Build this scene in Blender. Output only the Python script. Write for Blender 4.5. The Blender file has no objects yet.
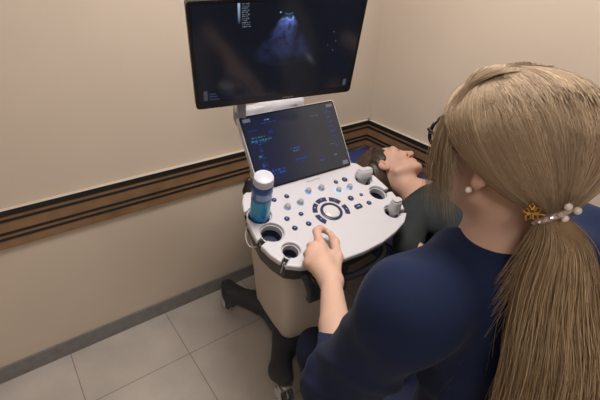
import bpy, math, random
import numpy as np
from mathutils import Matrix, Vector
random.seed(4); RS = np.random.RandomState(7)
A = np.array
def nrm(v): v = np.asarray(v, float); return v/np.linalg.norm(v)
COL = bpy.context.scene.collection
ORG = {}

# ------------------------------------------------------------------ materials
def mat(name, color, rough=.5, metal=0, spec=.5, bump=None, vary=None, emit=None, estr=1, attr=None, coat=0, sheen=0, sss=0, alpha=None, trans=0, ior=1.45):
    m = bpy.data.materials.new(name); m.use_nodes = True
    nt = m.node_tree; b = nt.nodes['Principled BSDF']; L = nt.links.new
    b.inputs['Base Color'].default_value = (*color, 1)
    b.inputs['Roughness'].default_value = rough
    b.inputs['Metallic'].default_value = metal
    b.inputs['Specular IOR Level'].default_value = spec
    b.inputs['Coat Weight'].default_value = coat
    b.inputs['Sheen Weight'].default_value = sheen
    b.inputs['IOR'].default_value = ior
    b.inputs['Transmission Weight'].default_value = trans
    if sss:
        b.inputs['Subsurface Weight'].default_value = sss
        b.inputs['Subsurface Radius'].default_value = (1, .35, .2)
        b.inputs['Subsurface Scale'].default_value = .006
    src = None
    if attr:
        at = nt.nodes.new('ShaderNodeAttribute'); at.attribute_name = attr; src = at.outputs['Color']
        L(src, b.inputs['Base Color'])
    if vary:
        sc, c2, lo, hi = vary
        tc = nt.nodes.new('ShaderNodeTexCoord'); no = nt.nodes.new('ShaderNodeTexNoise')
        no.inputs['Scale'].default_value = sc; no.inputs['Detail'].default_value = 5
        L(tc.outputs['Object'], no.inputs['Vector'])
        mr = nt.nodes.new('ShaderNodeMapRange'); mr.inputs[1].default_value = lo; mr.inputs[2].default_value = hi
        L(no.outputs['Fac'], mr.inputs[0])
        mx = nt.nodes.new('ShaderNodeMix'); mx.data_type = 'RGBA'
        L(mr.outputs[0], mx.inputs[0])
        if src: L(src, mx.inputs[6])
        else: mx.inputs[6].default_value = (*color, 1)
        mx.inputs[7].default_value = (*c2, 1)
        L(mx.outputs[2], b.inputs['Base Color'])
    if bump:
        sc, st, dist = bump
        tc = nt.nodes.new('ShaderNodeTexCoord'); no = nt.nodes.new('ShaderNodeTexNoise')
        no.inputs['Scale'].default_value = sc; no.inputs['Detail'].default_value = 6
        L(tc.outputs['Object'], no.inputs['Vector'])
        bp = nt.nodes.new('ShaderNodeBump'); bp.inputs['Strength'].default_value = st; bp.inputs['Distance'].default_value = dist
        L(no.outputs['Fac'], bp.inputs['Height']); L(bp.outputs[0], b.inputs['Normal'])
    if emit is not None:
        b.inputs['Emission Color'].default_value = (*emit, 1); b.inputs['Emission Strength'].default_value = estr
    return m

M = {}
M['wall'] = mat('warm_beige_wallpaper', (.60, .525, .445), .75, bump=(260, .25, .002), vary=(2.2, (.56, .488, .412), .35, .75), spec=.25)
M['ceil'] = mat('white_ceiling_paint', (.8, .78, .74), .8)
M['basebd'] = mat('grey_skirting_tile', (.20, .20, .205), .45, vary=(30, (.17, .165, .16), .4, .7))
M['wood'] = mat('brown_wood_guard', (.26, .155, .083), .42, vary=(9, (.18, .102, .050), .35, .7), bump=(60, .15, .001))
M['inlay'] = mat('black_rubber_inlay', (.012, .011, .011), .5)
M['ledge_hl'] = mat('painted_ledge_highlight', (.55, .50, .44), .5)  # pale colour imitating light caught on the guard rail's top ledge
M['white'] = mat('white_console_plastic', (.545, .55, .605), .34, bump=(400, .05, .0005))
M['beige'] = mat('cream_column_plastic', (.60, .54, .48), .42, bump=(300, .06, .0005))
M['dark'] = mat('charcoal_blue_plastic', (.022, .028, .042), .5, bump=(300, .1, .0005))
M['darker'] = mat('near_black_plastic', (.012, .013, .017), .38)
M['cup'] = mat('dark_cup_liner', (.014, .022, .05), .4)
M['key'] = mat('navy_console_key', (.02, .03, .075), .3)
M['knob'] = mat('silver_knob', (.40, .42, .47), .3, metal=.4)
M['glow'] = mat('blue_backlight', (.1, .4, .9), .4, emit=(.12, .48, 1.), estr=1.3)
M['glow0'] = mat('faint_backlight', (.2,.3,.5), .4, emit=(.12,.35,.9), estr=.12)
M['glow1'] = mat('soft_blue_backlight', (.15,.35,.8), .4, emit=(.12,.4,1.), estr=.4)
M['icon'] = mat('key_icon_backlight', (.2, .3, .5), .4, emit=(.20, .34, .7), estr=.28)
M['ball'] = mat('trackball_white', (.56, .56, .60), .38, coat=.4)
M['glass'] = mat('black_screen_glass', (.006, .007, .010), .12, spec=.5)
M['bezel'] = mat('black_monitor_bezel', (.013, .013, .015), .3)
M['chrome'] = mat('brushed_metal', (.6, .6, .6), .28, metal=1)
M['rubber'] = mat('grey_wheel_rubber', (.09, .09, .095), .6)
M['probe'] = mat('pale_grey_probe_plastic', (.50, .50, .53), .38, bump=(200, .05, .0005))
M['probe2'] = mat('mid_grey_probe_face', (.24, .245, .27), .5)
M['cable'] = mat('blue_connector', (.02, .14, .5), .4)
M['capw'] = mat('white_bottle_cap', (.54, .56, .64), .4)
M['tag'] = mat('pale_asset_sticker', (.30, .31, .33), .5)
M['gel'] = mat('blue_gel_bottle_body', (.02, .20, .45), .22, attr='tone', coat=.3)
M['bed'] = mat('royal_blue_vinyl', (.022, .036, .135), .45, bump=(90, .1, .001))
M['bedframe'] = mat('white_bed_metal', (.6, .6, .6), .4)
M['skin'] = mat('skin', (.58, .38, .30), .5, attr='tone', sss=.12, bump=(350, .12, .0006), spec=.4)
M['scrub'] = mat('navy_scrub_cotton', (.0105, .019, .058), .85, bump=(700, .25, .0006), vary=(5, (.008, .015, .046), .35, .7), sheen=.03, spec=.2)
M['trouser'] = mat('dark_navy_trouser_cotton', (.012, .017, .042), .85, bump=(500, .25, .0006), spec=.2)
M['tshirt'] = mat('dark_green_grey_jersey', (.028, .035, .037), .85, bump=(500, .2, .0006), spec=.2)
M['hair'] = mat('dark_blonde_hair', (.3, .2, .12), .55, attr='tone', spec=.3)
M['hairb'] = mat('dark_brown_hair', (.04, .022, .014), .42, attr='tone', spec=.45)
M['shoe'] = mat('white_clog', (.7, .7, .7), .45)
M['gold'] = mat('gold_metal', (.62, .40, .14), .25, metal=1)
M['pearl'] = mat('pearl', (.75, .68, .64), .22, coat=.6)
M['crystal'] = mat('clear_crystal_band', (.62, .55, .54), .12, metal=.5)
M['lensblk'] = mat('black_glasses_frame', (.01, .01, .012), .25)
M['panel'] = mat('ceiling_lamp_diffuser', (.9, .9, .9), .5, emit=(1, .87, .74), estr=7)
M['stool'] = mat('black_stool_vinyl', (.02, .02, .02), .45)

# ------------------------------------------------------------------ objects
def link(name, V, F, m, parent=None, smooth=True, cols=None, angle=None):
    V = np.asarray(V, float); o0 = np.zeros(3)
    root = parent
    if parent is not None: o0 = ORG[parent.name]
    me = bpy.data.meshes.new(name)
    if parent is None:
        o0 = A([(V[:,0].min()+V[:,0].max())/2, (V[:,1].min()+V[:,1].max())/2, V[:,2].min()])
    me.from_pydata((V-o0).tolist(), [], F.tolist() if hasattr(F, 'tolist') else F)
    me.materials.append(m)
    me.polygons.foreach_set('use_smooth', [smooth]*len(me.polygons))
    if cols is not None:
        ca = me.color_attributes.new('tone', 'FLOAT_COLOR', 'POINT')
        c = np.ones((len(V), 4), np.float32); c[:, :3] = cols; ca.data.foreach_set('color', c.ravel())
    o = bpy.data.objects.new(name, me); COL.objects.link(o)
    if smooth and angle:
        me.set_sharp_from_angle(angle=math.radians(angle))
    if parent is None: o.location = o0; ORG[o.name] = o0
    else: o.parent = parent; ORG[o.name] = o0
    return o
def tag(o, label=None, cat=None, group=None, kind=None):
    if label: o['label'] = label
    if cat: o['category'] = cat
    if group: o['group'] = group
    if kind: o['kind'] = kind
    return o
def empty(name, loc, label, cat, group=None):
    o = bpy.data.objects.new(name, None); COL.objects.link(o); o.location = loc; o.empty_display_size = .05
    ORG[o.name] = A(loc, float); return tag(o, label, cat, group)

class Fr:                                  # a local frame with origin O and axes X,Y,Z (rows)
    def __init__(s, O, X=(1,0,0), Y=(0,1,0), Z=(0,0,1)): s.O = A(O, float); s.R = A([X, Y, Z], float)
    def w(s, P): return np.asarray(P, float) @ s.R + s.O
WORLD = Fr((0,0,0))
def frame_from(O, fwd, up):                # x right, y forward, z up
    y = nrm(fwd); x = nrm(np.cross(y, up)); z = np.cross(x, y); return Fr(O, x, y, z)

class MB:
    def __init__(s, fr=WORLD): s.V = []; s.F = []; s.fr = fr; s.n = 0; s.C = []
    def add(s, V, F, col=None):
        V = s.fr.w(V); s.V.append(V); s.F += [tuple(int(i)+s.n for i in f) for f in F]; s.n += len(V)
        if col is not None: s.C.append(np.tile(col, (len(V), 1)))
    def box(s, c, d, b=.002, col=None):
        # box with chamfered edges: 24 verts
        c = A(c, float); h = A(d, float)/2; b = min(b, .49*min(d)); V = []; idx = {}
        for sx in (-1,1):
            for sy in (-1,1):
                for sz in (-1,1):
                    for ax in range(3):
                        p = A([sx,sy,sz])*(h-b); p[ax] += A([sx,sy,sz])[ax]*b
                        idx[(sx,sy,sz,ax)] = len(V); V.append(c+p)
        F = []
        sg = (-1,1)
        for ax in range(3):
            u, v = [a for a in range(3) if a != ax]
            for s1 in sg:
                def key(a, bb):
                    k = [0,0,0]; k[ax] = s1; k[u] = a; k[v] = bb; return (*k, ax)
                f = [idx[key(-1,-1)], idx[key(1,-1)], idx[key(1,1)], idx[key(-1,1)]]
                F.append(f if (s1 > 0) == (ax != 1) else f[::-1])
        for ax in range(3):                 # edges along ax
            u, v = [a for a in range(3) if a != ax]
            for a in sg:
                for bb in sg:
                    def k(e, w):
                        q = [0,0,0]; q[ax] = e; q[u] = a; q[v] = bb; return idx[(*q, w)]
                    f = [k(-1,u), k(1,u), k(1,v), k(-1,v)]
                    F.append(f if (a*bb > 0) == (ax == 1) else f[::-1])
        for sx in sg:
            for sy in sg:
                for sz in sg:
                    f = [idx[(sx,sy,sz,0)], idx[(sx,sy,sz,1)], idx[(sx,sy,sz,2)]]
                    F.append(f if sx*sy*sz > 0 else f[::-1])
        s.add(V, F, col)
    def lathe(s, c, prof, n=28, axis=(0,0,1), arc=None, col=None):
        z = nrm(axis); x = nrm(np.cross(z, (0,1,0) if abs(z[1]) < .9 else (1,0,0))); y = np.cross(z, x)
        V = []; F = []; c = A(c, float)
        for r, h in prof:
            for i in range(n):
                a = 2*math.pi*i/n; V.append(c+z*h+(x*math.cos(a)+y*math.sin(a))*r)
        m = len(prof)
        for j in range(m-1):
            for i in range(n):
                F.append((j*n+i, j*n+(i+1)%n, (j+1)*n+(i+1)%n, (j+1)*n+i))
        F.append(tuple(range(n))[::-1]); F.append(tuple((m-1)*n+i for i in range(n)))
        s.add(V, F, col)
    def tube(s, pts, r, n=10, col=None, closed=False):
        P = np.asarray(pts, float); m = len(P); r = np.broadcast_to(np.asarray(r, float), (m,))
        T = np.gradient(P, axis=0); T /= np.linalg.norm(T, axis=1)[:,None]+1e-12
        u = nrm(np.cross(T[0], (0,0,1) if abs(T[0][2]) < .9 else (1,0,0))); V = []
        for i in range(m):
            u = u-T[i]*(u@T[i]); u = nrm(u); v = np.cross(T[i], u)
            for k in range(n):
                a = 2*math.pi*k/n; V.append(P[i]+(u*math.cos(a)+v*math.sin(a))*r[i])
        F = [(i*n+k, i*n+(k+1)%n, (i+1)*n+(k+1)%n, (i+1)*n+k) for i in range(m-1) for k in range(n)]
        F += [tuple(range(n))[::-1], tuple((m-1)*n+k for k in range(n))]
        s.add(V, F, col)
    def prism(s, poly, z0, z1, col=None):
        n = len(poly); V = [(x,y,z0) for x,y in poly]+[(x,y,z1) for x,y in poly]
        F = [tuple(range(n))[::-1], tuple(range(n,2*n))]+[(i,(i+1)%n,n+(i+1)%n,n+i) for i in range(n)]
        s.add(V, F, col)
    def build(s, name, m, parent=None, smooth=True, angle=35):
        return link(name, np.concatenate(s.V), s.F, m, parent, smooth, np.concatenate(s.C) if s.C else None, angle)
def rrect(w, h, r, n=6):
    P = []
    for cx, cy, a0 in ((w/2-r,h/2-r,0),(-w/2+r,h/2-r,90),(-w/2+r,-h/2+r,180),(w/2-r,-h/2+r,270)):
        for i in range(n+1):
            a = math.radians(a0+90*i/n); P.append((cx+r*math.cos(a), cy+r*math.sin(a)))
    return P
def bez(pts, n=24):
    P = np.asarray(pts, float); t = np.linspace(0,1,n)[:,None]
    if len(P) == 3: return (1-t)**2*P[0]+2*t*(1-t)*P[1]+t*t*P[2]
    return (1-t)**3*P[0]+3*t*(1-t)**2*P[1]+3*t*t*(1-t)*P[2]+t**3*P[3]
def spline(pts, n=8):                      # Catmull-Rom
    P = np.asarray(pts, float); P = np.vstack([2*P[0]-P[1], P, 2*P[-1]-P[-2]]); out = []
    for i in range(1, len(P)-2):
        for t in np.linspace(0,1,n,endpoint=False):
            out.append(.5*((2*P[i])+(-P[i-1]+P[i+1])*t+(2*P[i-1]-5*P[i]+4*P[i+1]-P[i+2])*t*t+(-P[i-1]+3*P[i]-3*P[i+1]+P[i+2])*t**3))
    out.append(P[-2]); return A(out)

# ------------------------------------------------------------------ implicit surfaces
def smin(a, b, k):
    if k <= 0: return np.minimum(a, b)
    h = np.clip(.5+.5*(b-a)/k, 0, 1); return b+(a-b)*h-k*h*(1-h)
def d_cone(P, a, b, ra, rb):
    a = A(a, float); b = A(b, float); ba = b-a; L = ba@ba+1e-12
    t = np.clip(((P-a)@ba)/L, 0, 1); return np.linalg.norm(P-a-t[...,None]*ba, axis=-1)-(ra+(rb-ra)*t)
def d_ell(P, c, R, r):
    q = (P-A(c, float))@R.T; r = A(r, float)
    k0 = np.linalg.norm(q/r, axis=-1); k1 = np.linalg.norm(q/(r*r), axis=-1)+1e-9; return k0*(k0-1)/k1
def d_rbox(P, c, R, h, rr):
    q = np.abs((P-A(c, float))@R.T)-(A(h, float)-rr)
    return np.linalg.norm(np.maximum(q,0), axis=-1)+np.minimum(q.max(-1),0)-rr
I3 = np.eye(3)
class Sdf:
    def __init__(s): s.p = []
    def cone(s, a, b, ra, rb=None, k=.02, op='u'):
        rb = ra if rb is None else rb; a = A(a, float); b = A(b, float)
        m = max(ra, rb); lo = np.minimum(a,b)-m; hi = np.maximum(a,b)+m
        s.p.append((lambda P: d_cone(P,a,b,ra,rb), lo, hi, k, op)); return s
    def ell(s, c, r, R=I3, k=.02, op='u'):
        m = max(r); c = A(c, float); s.p.append((lambda P: d_ell(P,c,R,r), c-m, c+m, k, op)); return s
    def rbox(s, c, h, rr, R=I3, k=.0, op='u'):
        m = np.linalg.norm(h); c = A(c, float); s.p.append((lambda P: d_rbox(P,c,R,h,rr), c-m, c+m, k, op)); return s
    def fn(s, f, lo, hi, k=0, op='u'):
        s.p.append((f, A(lo,float), A(hi,float), k, op)); return s
    def chain(s, pts, rs, k=.02):
        for i in range(len(pts)-1): s.cone(pts[i], pts[i+1], rs[i], rs[i+1], k if i == 0 else min(k,.012))
        return s
    def ev(s, P):
        d = np.full(P.shape[:-1], 1.)
        for f, lo, hi, k, op in s.p:
            v = f(P)
            d = smin(d, v, k) if op == 'u' else (-smin(-d, v, k) if op == 's' else -smin(-d, -v, k))
        return d
    def mesh(s, xs, ys, zs, disp=None):
        D = np.full((len(xs),len(ys),len(zs)), .3, np.float32)
        for f, lo, hi, k, op in s.p:
            if op == 'i': m = 9
            else: m = k+.03
            sl = []
            for ax, c in enumerate((xs,ys,zs)):
                i0 = max(0, np.searchsorted(c, lo[ax]-m)-1); i1 = min(len(c), np.searchsorted(c, hi[ax]+m)+1); sl.append(slice(i0, i1))
            if any(q.start >= q.stop for q in sl): continue
            P = np.stack(np.meshgrid(xs[sl[0]], ys[sl[1]], zs[sl[2]], indexing='ij'), -1)
            v = f(P); d = D[tuple(sl)]
            D[tuple(sl)] = smin(d, v, k) if op == 'u' else (-smin(-d, v, k) if op == 's' else -smin(-d, -v, k))
        if disp is not None:
            band = np.abs(D) < .03
            ix = np.argwhere(band); P = np.stack([xs[ix[:,0]], ys[ix[:,1]], zs[ix[:,2]]], -1)
            D[band] += disp(P)
        return nets(xs, ys, zs, D)
def nets(xs, ys, zs, D):
    D[[0,-1]] = np.maximum(D[[0,-1]], 1e-3); D[:,[0,-1]] = np.maximum(D[:,[0,-1]], 1e-3); D[:,:,[0,-1]] = np.maximum(D[:,:,[0,-1]], 1e-3)
    S = D < 0; nx, ny, nz = D.shape
    c = S[:-1,:-1,:-1].astype(np.int8)
    tot = np.zeros((nx-1,ny-1,nz-1), np.int8)
    for i in (0,1):
        for j in (0,1):
            for k in (0,1): tot += S[i:nx-1+i, j:ny-1+j, k:nz-1+k]
    act = (tot > 0) & (tot < 8); ix = np.argwhere(act); n = len(ix)
    idx = np.full(tot.shape, -1, np.int64); idx[act] = np.arange(n)
    acc = np.zeros((n,3)); cnt = np.zeros(n); ax3 = (xs,ys,zs)
    for ax in range(3):
        o1, o2 = [a for a in range(3) if a != ax]
        for u in (0,1):
            for v in (0,1):
                p = ix.copy(); p[:,o1] += u; p[:,o2] += v; q = p.copy(); q[:,ax] += 1
                a = D[p[:,0],p[:,1],p[:,2]]; b = D[q[:,0],q[:,1],q[:,2]]; m = (a < 0) != (b < 0)
                t = np.where(m, a/np.where(a-b == 0, 1, a-b), 0)
                pos = np.stack([ax3[e][p[:,e]] for e in range(3)], -1).astype(float)
                pos[:,ax] += t*(ax3[ax][q[:,ax]]-ax3[ax][p[:,ax]])
                acc += pos*m[:,None]; cnt += m
    V = acc/cnt[:,None]; F = []
    for ax in range(3):
        o1, o2 = [(1,2),(2,0),(0,1)][ax]
        s1 = [slice(None)]*3; s2 = [slice(None)]*3; s1[ax] = slice(0,-1); s2[ax] = slice(1,None)
        a = S[tuple(s1)]; b = S[tuple(s2)]; e = np.argwhere(a != b)
        e = e[(e[:,o1] > 0) & (e[:,o2] > 0)]
        e = e[(e[:,o1] < D.shape[o1]-1) & (e[:,o2] < D.shape[o2]-1)]
        def g(d1, d2):
            q = e.copy(); q[:,o1] -= d1; q[:,o2] -= d2; return idx[q[:,0],q[:,1],q[:,2]]
        quad = np.stack([g(1,1), g(0,1), g(0,0), g(1,0)], -1)
        ins = a[e[:,0],e[:,1],e[:,2]]
        quad[~ins] = quad[~ins][:,::-1]; F.append(quad)
    return V, np.concatenate(F)
def axis(lo, hi, step, fine=()):
    out = [lo]; 
    while out[-1] < hi:
        st = step
        for a, b, f in fine:
            if a <= out[-1] < b: st = min(st, f)
        out.append(out[-1]+st)
    return A(out)
def relax(V, F, it=1, lam=.5):
    for _ in range(it):
        S = np.zeros_like(V); n = np.zeros(len(V))
        for a, b in ((0,1),(1,2),(2,3),(3,0)):
            np.add.at(S, F[:,a], V[F[:,b]]); np.add.at(S, F[:,b], V[F[:,a]]); np.add.at(n, F[:,a], 1); np.add.at(n, F[:,b], 1)
        V = V+lam*(S/n[:,None]-V)
    return V

# ================================================================== ROOM
X0, Y0, H = -3.3, -3.3, 2.6
def struct(name, mb, m, **k): return tag(mb.build(name, m, None, False), kind='structure', **k)
# floor tiles 45 cm
fm = bpy.data.materials.new('floor_tiles'); fm.use_nodes = True
nt = fm.node_tree; b = nt.nodes['Principled BSDF']; L = nt.links.new
geo = nt.nodes.new('ShaderNodeNewGeometry'); mp = nt.nodes.new('ShaderNodeMapping'); mp.inputs['Location'].default_value = (1.3405, .3155, 0)
L(geo.outputs['Position'], mp.inputs['Vector'])
br = nt.nodes.new('ShaderNodeTexBrick'); br.offset = 0; br.squash = 1
br.inputs['Scale'].default_value = 1; br.inputs['Mortar Size'].default_value = .0025; br.inputs['Mortar Smooth'].default_value = .3
br.inputs['Brick Width'].default_value = .45; br.inputs['Row Height'].default_value = .45
br.inputs['Color1'].default_value = (.50, .47, .44, 1); br.inputs['Color2'].default_value = (.475, .445, .415, 1); br.inputs['Mortar'].default_value = (.26, .24, .22, 1)
L(mp.outputs[0], br.inputs['Vector'])
no = nt.nodes.new('ShaderNodeTexNoise'); no.inputs['Scale'].default_value = 6; no.inputs['Detail'].default_value = 6; L(geo.outputs['Position'], no.inputs['Vector'])
mx = nt.nodes.new('ShaderNodeMix'); mx.data_type = 'RGBA'; mx.blend_type = 'MULTIPLY'; mx.inputs[0].default_value = .5
rp = nt.nodes.new('ShaderNodeMapRange'); rp.inputs[1].default_value = .3; rp.inputs[2].default_value = .7; rp.inputs[3].default_value = .75; rp.inputs[4].default_value = 1.1
L(no.outputs['Fac'], rp.inputs[0]); L(br.outputs['Color'], mx.inputs[6]); L(rp.outputs[0], mx.inputs[7]); L(mx.outputs[2], b.inputs['Base Color'])
b.inputs['Roughness'].default_value = .42; b.inputs['Specular IOR Level'].default_value = .35
bp = nt.nodes.new('ShaderNodeBump'); bp.inputs['Strength'].default_value = .3; bp.inputs['Distance'].default_value = .002; bp.invert = True
L(br.outputs['Fac'], bp.inputs['Height']); L(bp.outputs[0], b.inputs['Normal'])
q = MB(); q.box(((X0)/2, (Y0)/2, -.05), (-X0, -Y0, .1), .0); struct('floor', q, fm)
q = MB(); q.box((X0/2, Y0/2, H+.05), (-X0, -Y0, .1), .0); struct('ceiling', q, M['ceil'])
q = MB(); q.box((X0/2, .05, H/2), (-X0+.2, .1, H), .0); struct('wall_left', q, M['wall'])
q = MB(); q.box((.05, Y0/2, H/2), (.1, -Y0, H), .0); struct('wall_right', q, M['wall'])
q = MB(); q.box((X0/2, Y0-.05, H/2), (-X0+.2, .1, H), .0); struct('wall_back', q, M['wall'])
q = MB(); q.box((X0-.05, Y0/2, H/2), (.1, -Y0, H), .0); struct('wall_near', q, M['wall'])
q = MB(); q.box((X0/2, -.005, .041), (-X0, .010, .082), .001); struct('baseboard_left', q, M['basebd'])
q = MB(); q.box((-.005, Y0/2-.005, .041), (.010, -Y0-.01, .082), .001); struct('baseboard_right', q, M['basebd'])
# wall guard rail: wood boards with black inlays
def guard(name, along):
    z0, z1 = .647, .804; T = z1-z0
    def strip(f0, f1, th, m, par, nm):
        q = MB(); zc = z1-(f0+f1)/2*T; h = (f1-f0)*T
        if along == 'x': q.box((X0/2, -th/2, zc), (-X0, th, h), .0008)
        else: q.box((-th/2, Y0/2, zc), (th, -Y0, h), .0008)
        return q.build(nm, m, par, False)
    w = strip(0, 1, .016, M['wood'], None, name); w['kind'] = 'structure'
    for f0, f1 in ((0,.15),(.225,.295),(.56,.63),(.70,.77)): strip(f0, f1, .0185, M['inlay'], w, 'black_inlay')
    strip(-.012, .0, .0195, M['ledge_hl'], w, 'ledge_highlight')  # painted highlight: pale strip standing in for light on the top ledge
guard('trim_1', 'x'); guard('trim_2', 'y')

# ceiling lamps (flush LED panels)
for i, (x, y, lab) in enumerate([(-.95, -.95, 'square ceiling lamp nearer the corner of the two walls'), (-2.1, -2.3, 'square ceiling lamp farther from the corner')]):
    e = empty('ceiling_lamp', (x, y, H), lab, 'lamp', 'flush ceiling lamps')
    q = MB(); q.box((x, y, H-.012), (.62, .62, .024), .003); q.build('lamp_frame', M['bedframe'], e)
    q = MB(); q.box((x, y, H-.026), (.57, .57, .006), .002); q.build('diffuser', M['panel'], e)

# ================================================================== ULTRASOUND SCANNER
th, ta = math.radians(-2), math.radians(16)
pX = A([math.cos(th), math.sin(th), 0]); pU = A([-math.sin(th), math.cos(th), 0])
pY = pU*math.cos(ta)+A([0,0,math.sin(ta)]); pN = np.cross(pX, pY); pO = A([-.925, -.748, .88])
PF = Fr(pO, pX, pY, pN)
bz = math.radians(-6.7); BX = A([math.cos(bz), math.sin(bz), 0]); BY = A([-math.sin(bz), math.cos(bz), 0])
BF = Fr((-.877, -.475, 0), BX, BY)
sc = empty('ultrasound_scanner', (-.877, -.475, 0), 'wheeled ultrasound machine with white console, touch screen and hanging black monitor', 'ultrasound machine')
def sub(fr, s, xs, ys, zs, name, m, par, it=1):
    V, F = s.mesh(xs, ys, zs); V = relax(V, F, it); return link(name, fr.w(V), F, m, par)
# base
LT = [(-.205,.305),(-.195,-.31),(.205,.305),(.195,-.31)]    # leg tips
s = Sdf()
s.rbox((0,-.01,.13), (.125,.19,.045), .03, k=.03)
for x, y in LT:
    sg = 1 if y > 0 else -1
    s.cone((x*.55, sg*.13, .135), (x*.98, y-sg*.05, .130), .050, .045, k=.05)
    s.cone((x*.98, y-sg*.05, .130), (x, y, .144), .045, .036, k=.03)
s.rbox((0,0,.137), (.5,.5,.038), .01, k=.012, op='i')
sub(BF, s, axis(-.28,.28,.006), axis(-.38,.38,.006), axis(.06,.21,.006), 'base', M['dark'], sc)
# casters
for i, (x, y) in enumerate(LT):
    q = MB(BF); wy = y
    for dx in (-.014,.014):
        q.lathe((x+dx-.009, wy, .043), [(.012,0),(.036,.0),(.043,.004),(.043,.014),(.036,.018),(.012,.018)], 28, (1,0,0))
    wh = MB(BF); wh.lathe((x-.004, wy, .043), [(.03,0),(.030,.008)], 20, (1,0,0))
    c = MB(BF); c.lathe((x, wy, .085), [(.0005,0),(.02,0),(.02,.03),(.0005,.03)], 20)
    c.tube([(x-.028, wy+.02*math.cos(a), .046+.043*math.sin(a)) for a in np.linspace(.3,2.6,8)], .004, 6)
    c.box((x-.0275, wy, .065), (.004,.03,.055), .001); c.box((x+.0275, wy, .065), (.004,.03,.055), .001)
    c.box((x, wy, .092), (.058,.045,.008), .003)
    cs = c.build('caster', M['chrome'], sc)
    q.build('wheel', M['rubber'], cs); wh.build('axle', M['chrome'], cs)
    for dx, sg in ((-.0315,-1),(.0315,1)):
        cv = MB(BF); cv.lathe((x+dx, wy, .046), [(.001,-.003),(.030,-.003),(.033,0),(.030,.003),(.001,.003)], 26, (1,0,0)); cv.build('wheel_cover', M['probe'], cs)
# column
def colf(P):
    z = P[...,2]; t = np.clip((z-.15)/.6, 0, 1)
    hx = .118+.045*t; hy0 = -.165-.065*t; hy1 = .165
    cy = (hy0+hy1)/2; hy = (hy1-hy0)/2; rr = .045
    qx = np.abs(P[...,0])-(hx-rr); qy = np.abs(P[...,1]-cy)-(hy-rr)
    d = np.hypot(np.maximum(qx,0), np.maximum(qy,0))+np.minimum(np.maximum(qx,qy),0)-rr
    return np.maximum(d, np.maximum(z-.735, .158-z))
s = Sdf(); s.fn(colf, (-.2,-.3,.1), (.2,.3,.8))
V, F = s.mesh(axis(-.2,.2,.006), axis(-.28,.2,.006), axis(.13,.76,.008)); V = relax(V,F,1)
link('column', BF.w(V), F, M['beige'], sc)
q = MB(BF); q.box((0,-.07,.155), (.24,.22,.022), .008)
q.build('column_skirt', M['darker'], sc)
# rear column behind the console
s = Sdf(); s.rbox((0,.085,.80), (.12,.07,.16), .035)
s.cone((0,.09,.9),(0.02,.07,1.02), .045,.04,k=.03)
sub(BF, s, axis(-.2,.2,.006), axis(-.05,.2,.006), axis(.6,1.1,.007), 'monitor_post', M['dark'], sc)
q = MB(BF); q.box((-.128,.10,.83), (.012,.09,.18), .004); q.build('side_panel', M['beige'], sc)

# console plate -------------------------------------------------
out = A([(-.245,.183),(-.262,.155),(-.279,.11),(-.292,.03),(-.296,-.02),(-.285,-.075),(-.262,-.128),(-.225,-.152),(-.16,-.172),(-.084,-.183),(0,-.187),(.084,-.182),(.16,-.166),(.225,-.143),(.262,-.115),(.28,-.07),(.288,-.01),(.283,.06),(.276,.13),(.255,.180),(.21,.205),(-.205,.205)])
def d_poly(x, y, V):
    d = np.full(x.shape, 1e9); s = np.ones(x.shape); n = len(V)
    for i in range(n):
        a = V[i]; b = V[i-1]; ex, ey = b-a; wx = x-a[0]; wy = y-a[1]
        t = np.clip((wx*ex+wy*ey)/(ex*ex+ey*ey), 0, 1); d = np.minimum(d, (wx-ex*t)**2+(wy-ey*t)**2)
        c1 = y >= a[1]; c2 = y < b[1]; c3 = ex*wy > ey*wx
        s = np.where((c1&c2&c3)|(~c1&~c2&~c3), -s, s)
    return s*np.sqrt(d)
def seg2(x, y, a, b, r):
    a = A(a); b = A(b); ba = b-a; t = np.clip(((x-a[0])*ba[0]+(y-a[1])*ba[1])/(ba@ba), 0, 1)
    return np.hypot(x-a[0]-t*ba[0], y-a[1]-t*ba[1])-r
CUPS = [((-.235,.085),.040,(-.33,.115),.014), ((-.234,.003),.038,(-.33,-.035),.010), ((-.216,-.083),.029,(-.31,-.15),.008),
        ((.226,.095),.034,(.32,.12),.008), ((.230,.012),.034,(.33,.0),.008), ((.216,-.085),.030,(.31,-.12),.008)]
def plate2(x, y, grow=0):
    d = d_poly(x, y, out*(1))-grow
    for (c, r, e, w) in CUPS:
        d = np.maximum(d, -(np.hypot(x-c[0], y-c[1])-r+grow)); d = np.maximum(d, -seg2(x, y, c, e, w-grow*.3))
    return d
def platef(P):
    d = plate2(P[...,0], P[...,1]); z = P[...,2]; rr = .005
    q = np.stack([d+rr, np.abs(z+.011)-.011+rr], -1)
    return np.linalg.norm(np.maximum(q,0), axis=-1)+np.minimum(q.max(-1),0)-rr
s = Sdf(); s.fn(platef, (-.32,-.22,-.03), (.32,.22,.01))
V, F = s.mesh(axis(-.31,.31,.0025), axis(-.2,.22,.0025), axis(-.028,.006,.0025)); V = relax(V,F,1,.4)
link('console_plate', PF.w(V), F, M['white'], sc)
# dark underside tray
def trayf(P):
    x, y, z = P[...,0], P[...,1], P[...,2]
    d = d_poly(x, y, out*1.0)+.004+(-z-.02)*.22
    for (c, r, e, w) in CUPS: 
        dc = np.maximum(np.hypot(x-c[0], y-c[1])-r+.002, -(z+.062)); d = np.maximum(d, -dc)
    return np.maximum(d, np.maximum(z+.021, -.098-z))
s = Sdf(); s.fn(trayf, (-.32,-.22,-.09), (.32,.22,0))
V, F = s.mesh(axis(-.31,.31,.004), axis(-.21,.22,.004), axis(-.104,-.012,.004)); V = relax(V,F,1,.5)
link('console_underside', PF.w(V), F, M['darker'], sc)
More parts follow.
